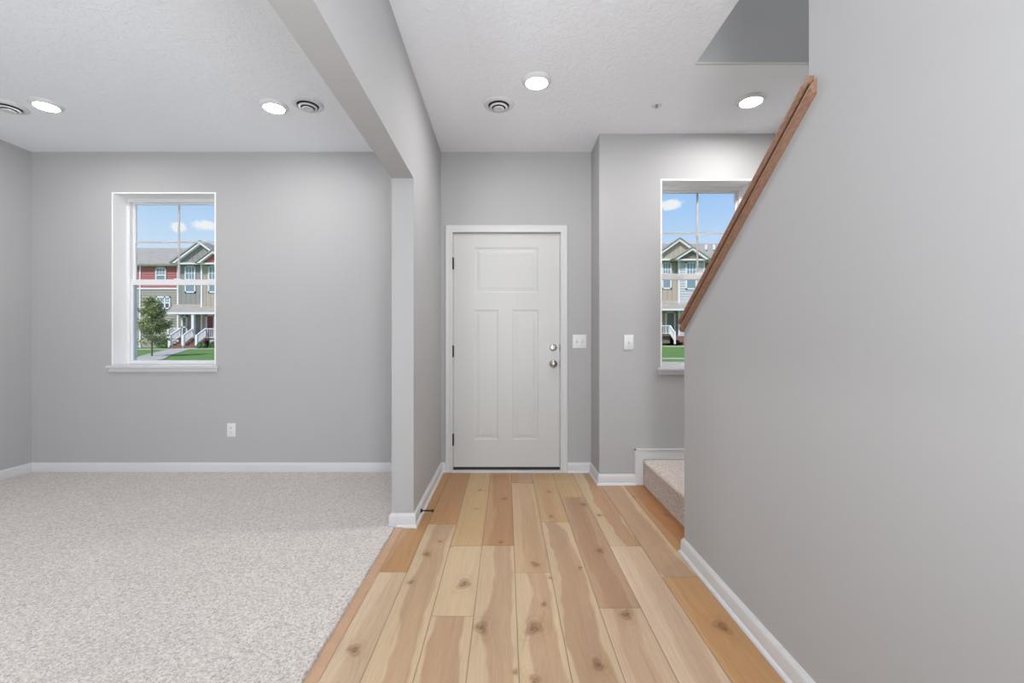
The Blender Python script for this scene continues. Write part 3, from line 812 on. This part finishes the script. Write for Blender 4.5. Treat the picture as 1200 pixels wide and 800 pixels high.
def add_lines(m, axis, period, amount):
    nt = m.node_tree; b = nt.nodes['Principled BSDF']
    tc_ = nt.nodes.new('ShaderNodeNewGeometry'); sp_ = nt.nodes.new('ShaderNodeSeparateXYZ'); nt.links.new(tc_.outputs['Position'], sp_.inputs[0])
    fr_ = nt.nodes.new('ShaderNodeMath'); fr_.operation = 'PINGPONG'; fr_.inputs[1].default_value = period / 2
    nt.links.new(sp_.outputs[axis], fr_.inputs[0])
    mr = nt.nodes.new('ShaderNodeMapRange'); mr.inputs['From Min'].default_value = 0; mr.inputs['From Max'].default_value = period * .18
    nt.links.new(fr_.outputs[0], mr.inputs['Value'])
    bp = nt.nodes.new('ShaderNodeBump'); bp.inputs['Distance'].default_value = amount; bp.inputs['Strength'].default_value = 1
    nt.links.new(mr.outputs['Result'], bp.inputs['Height']); nt.links.new(bp.outputs['Normal'], b.inputs['Normal'])
for m in (siding_red, siding_taupe, siding_pale, siding_brown): add_lines(m, 'Z', .22, .03)
for m in (siding_grey, siding_tan): add_lines(m, 'X', .4, .03)

# ground
g = MB(); NX, NY = 60, 40
gx = np.linspace(-75, 60, NX); gy = np.concatenate((np.linspace(4.15, 45, NY - 6), np.linspace(50, 160, 6)))
vv = [[g.bm.verts.new((x, y, gz(x, y))) for x in gx] for y in gy]
for i in range(NY - 1):
    for j in range(NX - 1): g.bm.faces.new((vv[i][j], vv[i][j + 1], vv[i + 1][j + 1], vv[i + 1][j]))
lawn = g.build('lawn', grass_m, kind='structure')
def path(pts, wd, name, label, grp=None):
    q = MB(); P = [Vector(p) for p in pts]; L = []
    fine = []
    for a, b_ in zip(P[:-1], P[1:]):
        n_ = max(2, int((b_ - a).length / .8))
        for i in range(n_): fine.append(a + (b_ - a) * i / n_)
    fine.append(P[-1])
    rings = []
    for i, p in enumerate(fine):
        d = (fine[min(i + 1, len(fine) - 1)] - fine[max(i - 1, 0)]).normalized(); n_ = Vector((-d.y, d.x))
        a, b_ = p + n_ * wd / 2, p - n_ * wd / 2
        rings.append([(a.x, a.y, gz(*a) + .03), (b_.x, b_.y, gz(*b_) + .03), (b_.x, b_.y, gz(*b_) - .1), (a.x, a.y, gz(*a) - .1)])
    q.loft(rings)
    return q.build(name, concrete_m, label=label, kind='structure')
path([(-13.5, 12), (-17.0, 21.2), (-19.2, 24.6), (-22.6, 30.6), (-24.3, 34.2)], 1.3, 'garden_path', 'pale concrete path running diagonally to the porch steps past the young tree')
path([(-36, 32.6), (-24.0, 32.6), (-21.5, 33.2)], 1.0, 'garden_path', 'pale concrete path running along the front of the red and grey townhouse')
path([(11.5, 33.4), (22, 33.4)], 1.1, 'garden_path', 'pale concrete path along the front of the tan and pale grey townhouse')
path([(4, 21.0), (16, 21.0)], .55, 'garden_path', 'narrow pale concrete path low in the landing window')

def H(q, px0, px1, py0, py1, D, depth):
    """box whose front face spans the given photo rectangle when it stands at distance D"""
    q.box(xr(px0, D), xr(px1, D), D, D + depth, zr(py1, D), zr(py0, D)); return q
def hwindow(parent, px0, px1, py0, py1, D, split=None, grid=True, dark_low=False):
    w_ = MB(); fy = D - .06; x0, x1, z0, z1 = xr(px0, D), xr(px1, D), zr(py1, D), zr(py0, D)
    t = .11
    for a in ((x0, x0 + t, z0, z1), (x1 - t, x1, z0, z1), (x0, x1, z0, z0 + t), (x0, x1, z1 - t, z1)): w_.box(a[0], a[1], fy, D + .02, a[2], a[3])
    zm = z0 + (z1 - z0) * .48
    w_.box(x0 + t, x1 - t, fy + .01, D + .02, zm - .05, zm + .05)
    cols = [x0 + t, x1 - t]
    if split is not None:
        xs_ = x0 + (x1 - x0) * split; w_.box(xs_ - .06, xs_ + .06, fy, D + .02, z0, z1); cols = [x0 + t, xs_, x1 - t]
    if grid:
        for a, b_ in zip(cols[:-1], cols[1:]):
            for k in ((1, 2) if len(cols) == 2 or (b_ - a) > .6 else (1,)):
                nn = 3 if len(cols) == 2 or (b_ - a) > .6 else 2
                xx = a + (b_ - a) * k / nn; w_.box(xx - .025, xx + .025, fy + .02, D + .01, zm, z1 - t)
        w_.box(x0 + t, x1 - t, fy + .03, D + .01, (zm + z1 - t) / 2 - .025, (zm + z1 - t) / 2 + .025)
    f = w_.build('window', htrim_m, parent)
    MB().box(x0 + t, x1 - t, fy + .045, D + .005, zm, z1 - t).build('pane', pane_m, f)
    MB().box(x0 + t, x1 - t, fy + .045, D + .005, z0 + t, zm).build('pane', dpane_m if dark_low else pane_m, f)
    return f
def gable(parent, apx, apy, lx, rx, ey, D, back, mw, tr=2.2):
    """front gable: infill wall, white rakes, roof running back"""
    ax, az = xr(apx, D), zr(apy, D); x0, x1, ez = xr(lx, D), xr(rx, D), zr(ey, D)
    t = tr / F * D
    MB().prism([(x0 + t, ez), (x1 - t, ez), (ax, az - t)], 'y', D + .25, D + .4).build('gable_wall', mw, parent)
    rk = MB()
    rk.prism([(x0, ez), (ax, az), (ax, az - t * 1.25), (x0 + t * 1.7, ez)], 'y', D, D + .3)
    rk.prism([(x1, ez), (ax, az), (ax, az - t * 1.25), (x1 - t * 1.7, ez)], 'y', D, D + .3)
    rk.box(x0 + t, x1 - t, D + .15, D + .4, ez - t * .5, ez + t * .35)
    rk.build('rake_trim', htrim_m, parent)
    rf = MB(); th = .12
    rf.prism([(x0 - .12, ez - .02), (ax, az + .02), (ax, az + th), (x0 - .2, ez + .06)], 'y', D - .05, back)
    rf.prism([(x1 + .12, ez - .02), (ax, az + .02), (ax, az + th), (x1 + .2, ez + .06)], 'y', D - .05, back)
    rf.build('gable_roof', roof_m, parent)
def rail(parent, p, q, h=.85, posts=None):
    """white railing between two points with balusters; names: railing"""
    r = MB(); p, q = Vector(p), Vector(q)
    up = Vector((0, 0, h)); lo = Vector((0, 0, .12))
    r.bar(p + up, q + up, .09, .07); r.bar(p + lo, q + lo, .06, .06)
    L = (q - p).length; n_ = max(3, int(L / .13))
    for i in range(1, n_):
        m_ = p + (q - p) * i / n_; r.bar(m_ + lo, m_ + up, .035, .035)
    return r.build('railing', htrim_m, parent)
def post(parent, px0, px1, py0, py1, D, nm='post'):
    return H(MB(), px0, px1, py0, py1, D, xr(px1, D) - xr(px0, D)).build(nm, htrim_m, parent)

# ---- left townhouse
D0 = 38.0
hl = thing('townhouse', 'red and grey sided townhouse with front gables seen through the left window', 'house', (xr(225, D0), D0 + 4, gz(-27, 38)), 'townhouses across the lawn')
def wallpart(parent, px0, px1, py0, py1, D, m, name='wall_siding', back=46):
    q = MB(); q.box(xr(px0, D), xr(px1, D), D, back, zr(py1, D), zr(py0, D)); return q.build(name, m, parent)
wallpart(hl, -180, 209, 311, 338, D0, siding_red)
wallpart(hl, -180, 209, 338, 409, D0, siding_taupe)
wallpart(hl, 209, 236.5, 308, 409, D0 - .4, siding_grey)
wallpart(hl, 236.5, 264, 308, 409, D0 - .9, siding_tan)
wallpart(hl, 264, 320, 308, 409, D0, siding_red)
q = MB()
for a, b_, D in ((163, 164.6, D0), (207.3, 209.2, D0 - .4), (235, 237, D0 - .9), (263, 264.7, D0 - .9)):
    H(q, a, b_, 309, 408, D - .05, .2)
H(q, -180, 209, 337, 339, D0 - .04, .1); H(q, -184, 209, 308.7, 311, D0 - .35, .4); H(q, 264, 324, 308.7, 311, D0 - .35, .4)
q.build('corner_trim', htrim_m, hl)
def mainroof(parent, px0, px1, ey, ry, D):
    ez = zr(ey, D - .4); rz = zr(ry, D + 4.2)
    MB().prism([(D - .4, ez), (D + 4.2, rz), (D + 8.8, ez), (D + 8.8, ez - .1), (D - .4, ez - .1)], 'x', xr(px0, D), xr(px1, D)).build('main_roof', roof_m, parent)
mainroof(hl, -186, 326, 308.8, 290.5, D0)
gable(hl, 234, 283, 200.6, 267.5, 308, D0 - 1.0, D0 + 4, siding_grey)
gable(hl, 248.7, 293.5, 229.8, 267.8, 308, D0 - 1.5, D0 + 2, siding_red)
MB().lathe([(.09, 0), (.09, .55), (.001, .55)], (xr(211, 40), 40, zr(299, 40)), n=12).build('vent_pipe', htrim_m, hl)
hwindow(hl, 182.5, 195, 313, 331, D0)
hwindow(hl, 217, 229.5, 311, 343, D0 - .4)
hwindow(hl, 244.3, 257, 311, 343, D0 - .9)
hwindow(hl, 183, 200, 347.3, 362, D0, split=.62, dark_low=True)
for k in range(5):
    hwindow(hl, 136 - 62 * k, 150 - 62 * k, 313, 331, D0); hwindow(hl, 136 - 62 * k, 152 - 62 * k, 347, 362, D0, split=.6, dark_low=True)
# porch
Dp = 36.0
q = MB(); zt = zr(356.5, D0 - .4); zf = zr(365.8, Dp)
q.loft([[(xr(208, D0), D0 - .4, zt), (xr(330, D0), D0 - .4, zt), (xr(330, D0), D0 - .4, zt - .1), (xr(208, D0), D0 - .4, zt - .1)],
        [(xr(195.5, Dp), Dp, zf), (xr(330, Dp), Dp, zf), (xr(330, Dp), Dp, zf - .05), (xr(195.5, Dp), Dp, zf - .05)]])
q.build('porch_roof', roof_m, hl)
q = H(MB(), 195, 330, 365.6, 368, Dp - .05, .12); q.box(xr(195, Dp), xr(195, Dp) + .1, Dp, D0, zr(368, Dp), zr(365.6, Dp)); q.box(xr(195, Dp), xr(330, Dp), Dp, D0 - .4, zr(367, Dp), zr(366.4, Dp))
q.build('porch_fascia', htrim_m, hl)
q = MB(); H(q, 209.5, 320, 396, 398, Dp, 1.7); q.build('porch_floor', stepm, hl)
q = MB(); H(q, 240, 320, 398, 409, Dp + .1, 1.5); q.build('porch_foundation', brick_m, hl)
def stairs(parent, px0, px1, D1, D2, pytop, pybot, n=4):
    q = MB(); zt, zb = zr(pytop, D2), zr(pybot, D1)
    for i in range(n):
        y0 = D1 + (D2 - D1) * i / n
        q.box(xr(px0, D1), xr(px1, D1), y0, D2 + .02, zb - .3, zb + (zt - zb) * (i + 1) / (n + 1) )
    q.build('porch_steps', stepm, parent)
Ds = 34.6
stairs(hl, 198.5, 213.5, Ds, Dp, 396, 407)
stairs(hl, 214.5, 229.5, Ds, Dp, 396, 407)
post(hl, 196.6, 199.6, 393.4, 407, Ds); post(hl, 209.5, 211.6, 384, 397, Dp)
post(hl, 212.4, 215.2, 392, 407.2, Ds); post(hl, 228.4, 231, 392, 407.2, Ds)
post(hl, 239.2, 241.3, 384.5, 397, Dp); post(hl, 224, 227, 367.5, 397, Dp, 'column')
post(hl, 196, 198, 378, 397, Dp, 'column'); post(hl, 251.5, 254, 367.5, 397, Dp, 'column'); post(hl, 300, 303, 367.5, 397, Dp, 'column')
def srail(parent, pxa, pya, Da, pxb, pyb, Db, h):
    return rail(parent, (xr(pxa, Da), Da + .05, zr(pya, Da)), (xr(pxb, Db), Db + .05, zr(pyb, Db)), h)
srail(hl, 198, 404.5, Ds, 210.5, 396, Dp, .75)
srail(hl, 213.8, 404.5, Ds, 225, 396, Dp, .75)
srail(hl, 229.7, 404.5, Ds, 240.2, 396, Dp, .75)
srail(hl, 241, 397, Dp, 252, 397, Dp, .82)
srail(hl, 254, 397, Dp, 300, 397, Dp, .82)
srail(hl, 197.5, 397, Dp, 209.5, 397, Dp, .82)
q = H(MB(), 195, 210, 396.3, 398, Dp, 1.7); q.build('porch_floor', stepm, hl)
# doors
def hdoor(parent, px0, px1, py0, py1, D, m, glass=False):
    f = MB(); t = .12; x0, x1, z0, z1 = xr(px0, D), xr(px1, D), zr(py1, D), zr(py0, D)
    f.box(x0, x0 + t, D - .06, D + .02, z0, z1).box(x1 - t, x1, D - .06, D + .02, z0, z1).box(x0, x1, D - .06, D + .02, z1 - t, z1)
    if glass: f.box(x0, x1, D - .06, D + .02, (z0 + z1) / 2 - .06, (z0 + z1) / 2 + .04)
    fo_ = f.build('door_frame', htrim_m, parent)
    MB().box(x0 + t, x1 - t, D - .03, D + .01, z0, z1 - t).build('door_panel', m, fo_)
hdoor(hl, 213, 220, 370, 396, D0 - .4, dpane_m, True)
hdoor(hl, 241.5, 252, 368.5, 396, D0 - .9, reddoor_m)
H(MB(), 245.5, 251.5, 398, 403.5, Dp - .2, .25).build('utility_box', meter_m, hl)

# ---- right townhouse
hr = thing('townhouse', 'tan and pale grey sided townhouse with front gables seen through the landing window', 'house', (xr(800, D0), D0 + 4, gz(15, 38)), 'townhouses across the lawn')
wallpart(hr, 700, 766, 306, 407, D0, siding_taupe)
wallpart(hr, 766, 796.5, 304, 407, D0 - .4, siding_tan)
wallpart(hr, 796.5, 826, 304, 407, D0 - .9, siding_pale)
wallpart(hr, 826, 1140, 306, 407, D0, siding_brown)
q = MB()
for a, b_, D in ((766, 767.5, D0 - .4), (795.3, 797, D0 - .9), (824.7, 826.3, D0 - .9)): H(q, a, b_, 304, 405, D - .05, .2)
H(q, 700, 766, 304, 306.4, D0 - .35, .4); H(q, 826, 1144, 304, 306.4, D0 - .35, .4)
q.build('corner_trim', htrim_m, hr)
mainroof(hr, 695, 1146, 304.2, 285.3, D0)
gable(hr, 796.7, 279.5, 763, 830.5, 303.5, D0 - 1.0, D0 + 4, siding_tan)
gable(hr, 812, 290, 791, 831, 303.5, D0 - 1.5, D0 + 2, siding_brown)
for px_ in (827.5, 836.8): MB().lathe([(.1, 0), (.1, .45), (.001, .45)], (xr(px_, 40), 40, zr(292.5, 40)), n=12).build('vent_pipe', htrim_m, hr)
hwindow(hr, 775.6, 786.9, 306.8, 338.5, D0 - .4); hwindow(hr, 803.4, 816.5, 306.8, 339.2, D0 - .9)
for k in range(5): hwindow(hr, 845 + 58 * k, 860 + 58 * k, 309, 327, D0); hwindow(hr, 845 + 58 * k, 862 + 58 * k, 346, 363, D0, split=.6)
hwindow(hr, 735, 750, 309, 327, D0)
q = MB(); zt = zr(352, D0 - .4); zf = zr(361.8, Dp)
q.loft([[(xr(700, D0), D0 - .4, zt), (xr(815, D0), D0 - .4, zt), (xr(815, D0), D0 - .4, zt - .1), (xr(700, D0), D0 - .4, zt - .1)],
        [(xr(690, Dp), Dp, zf), (xr(826, Dp), Dp, zf), (xr(826, Dp), Dp, zf - .05), (xr(690, Dp), Dp, zf - .05)]])
q.build('porch_roof', roof_m, hr)
q = H(MB(), 690, 826.5, 361.6, 363.6, Dp - .05, .12); q.box(xr(690, Dp), xr(826, Dp), Dp, D0 - .4, zr(363, Dp), zr(362.3, Dp))
q.build('porch_fascia', htrim_m, hr)
H(MB(), 700, 786, 391.8, 393.6, Dp, 1.7).build('porch_floor', stepm, hr)
H(MB(), 700, 785, 393.6, 402, Dp + .25, 1.3).build('porch_foundation', siding_brown, hr)
H(MB(), 786, 829, 393.4, 406, Dp + 1.0, .5).build('brick_base', brick_m, hr)
hdoor(hr, 779.5, 791.3, 364.8, 392.5, D0 - .4, greydoor_m)
rail(hr, (xr(740, Dp), Dp + .05, zr(392, Dp)), (xr(785.5, Dp), Dp + .05, zr(392, Dp)), .72)
post(hr, 784.7, 786.4, 381.3, 393, Dp); post(hr, 790.3, 792, 388, 403, Ds); post(hr, 752, 755, 363.5, 393, Dp, 'column'); post(hr, 822, 825, 363.5, 404, Dp, 'column')
srail(hr, 785.6, 392, Dp, 791.2, 401.5, Ds, .72)
q = MB()
for i in range(4): q.box(xr(786.5, Dp) , xr(786.5, Dp) + .3 * (4 - i), Dp - .1, Dp + 1.2, zr(406, Dp), zr(393.5, Dp) - .17 * (3 - i))
q.build('porch_steps', stepm, hr)

# ---- shrubs and young tree
def leaf_cloud(n_, fn, size, seed):
    rr = np.random.default_rng(seed); q = bmesh.new()
    for i in range(n_):
        p = fn(rr)
        if p is None: continue
        a = rr.normal(size=3); a /= np.linalg.norm(a); c_ = rr.normal(size=3); c_ -= a * np.dot(a, c_); c_ /= np.linalg.norm(c_)
        s = size * rr.uniform(.6, 1.3); A = Vector(a) * s; B = Vector(c_) * s * .55; P = Vector(p)
        q.faces.new([q.verts.new(P - A), q.verts.new(P + B), q.verts.new(P + A), q.verts.new(P - B)])
    return q
def leaf_mat(name, c1, c2, c3=None):
    m = bpy.data.materials.new(name); m.use_nodes = True; nt = m.node_tree; b = nt.nodes['Principled BSDF']; b.inputs['Roughness'].default_value = .7
    ge = nt.nodes.new('ShaderNodeTexCoord'); n_ = nt.nodes.new('ShaderNodeTexNoise'); n_.inputs['Scale'].default_value = 2.2; n_.inputs['Detail'].default_value = 5
    nt.links.new(ge.outputs['Object'], n_.inputs['Vector']); r = nt.nodes.new('ShaderNodeValToRGB'); nt.links.new(n_.outputs['Fac'], r.inputs[0])
    r.color_ramp.elements[0].position = .36; r.color_ramp.elements[0].color = c1; r.color_ramp.elements[1].position = .62; r.color_ramp.elements[1].color = c2
    if c3: k_ = r.color_ramp.elements.new(.75); k_.color = c3
    nt.links.new(r.outputs[0], b.inputs['Base Color']); return m
bark_m = mat('grey_bark', (0.19, 0.15, 0.11, 1), .9)
Dt = 24.0; tx = xr(178, Dt); tz = gz(tx, Dt)
tree = thing('young_tree', 'young green and yellowing tree on the lawn seen through the left window', 'tree', (tx, Dt, tz))
top_z = zr(343, Dt); bot_z = zr(407, Dt)
q = MB(); q.tube((tx, Dt, tz - .1), (tx, Dt, top_z - .4), .05, 8, .012)
br = []
R2 = random.Random(3)
for i in range(64):
    t = R2.random() ** .8; z = bot_z + .1 + (top_z - bot_z - .5) * t; a = R2.uniform(0, 6.28)
    rad = (1.05 * (1 - t) ** .8 + .16) * R2.uniform(.6, 1.05)
    e_ = (tx + rad * math.cos(a), Dt + rad * math.sin(a), z + rad * R2.uniform(.1, .45))
    q.tube((tx, Dt, z), e_, .014, 5, .004); br.append(((tx, Dt, z), e_))
q.build('trunk', bark_m, tree)
def on_branch(rr):
    (a, b_) = br[rr.integers(len(br))]; t = rr.uniform(.15, 1.12)
    p = np.array(a) + (np.array(b_) - np.array(a)) * t + rr.normal(size=3) * .085
    return p
bmq = leaf_cloud(8000, on_branch, .055, 5)
extra = MB(); extra.bm.free(); extra.bm = bmq
extra.build('foliage', leaf_mat('tree_leaves', (0.16, 0.22, 0.08, 1), (0.38, 0.40, 0.16, 1), (0.56, 0.43, 0.16, 1)), tree)
leafg = leaf_mat('shrub_leaves', (0.07, 0.18, 0.04, 1), (0.22, 0.34, 0.09, 1))
def shrub(px, D, rx_, rz_, label, seed):
    x = xr(px, D); z = gz(x, D); root = thing('shrub', label, 'shrub', (x, D, z), 'shrubs along the porch')
    def fn(rr):
        v = rr.normal(size=3); v /= np.linalg.norm(v); v *= rr.uniform(.55, 1) ; v[2] = abs(v[2])
        return np.array([x + v[0] * rx_, D + v[1] * rx_, z + v[2] * rz_])
    e2 = MB(); e2.bm.free(); e2.bm = leaf_cloud(700, fn, .07, seed); e2.build('foliage', leafg, root)
    q = MB()
    for k in range(5):
        a = k * 1.256; q.tube((x, D, z - .05), (x + .5 * rx_ * math.cos(a), D + .5 * rx_ * math.sin(a), z + rz_ * .7), .015, 5, .005)
    q.build('stem', bark_m, root)
shrub(235.5, 34.7, .36, .42, 'low green shrub at the foot of the porch railing, left one of the pair', 11)
shrub(250.5, 34.9, .36, .5, 'taller green shrub below the porch railing beside the pale utility box', 12)
shrub(191, 34.9, .45, .95, 'green shrub behind the young tree left of the porch steps', 13)
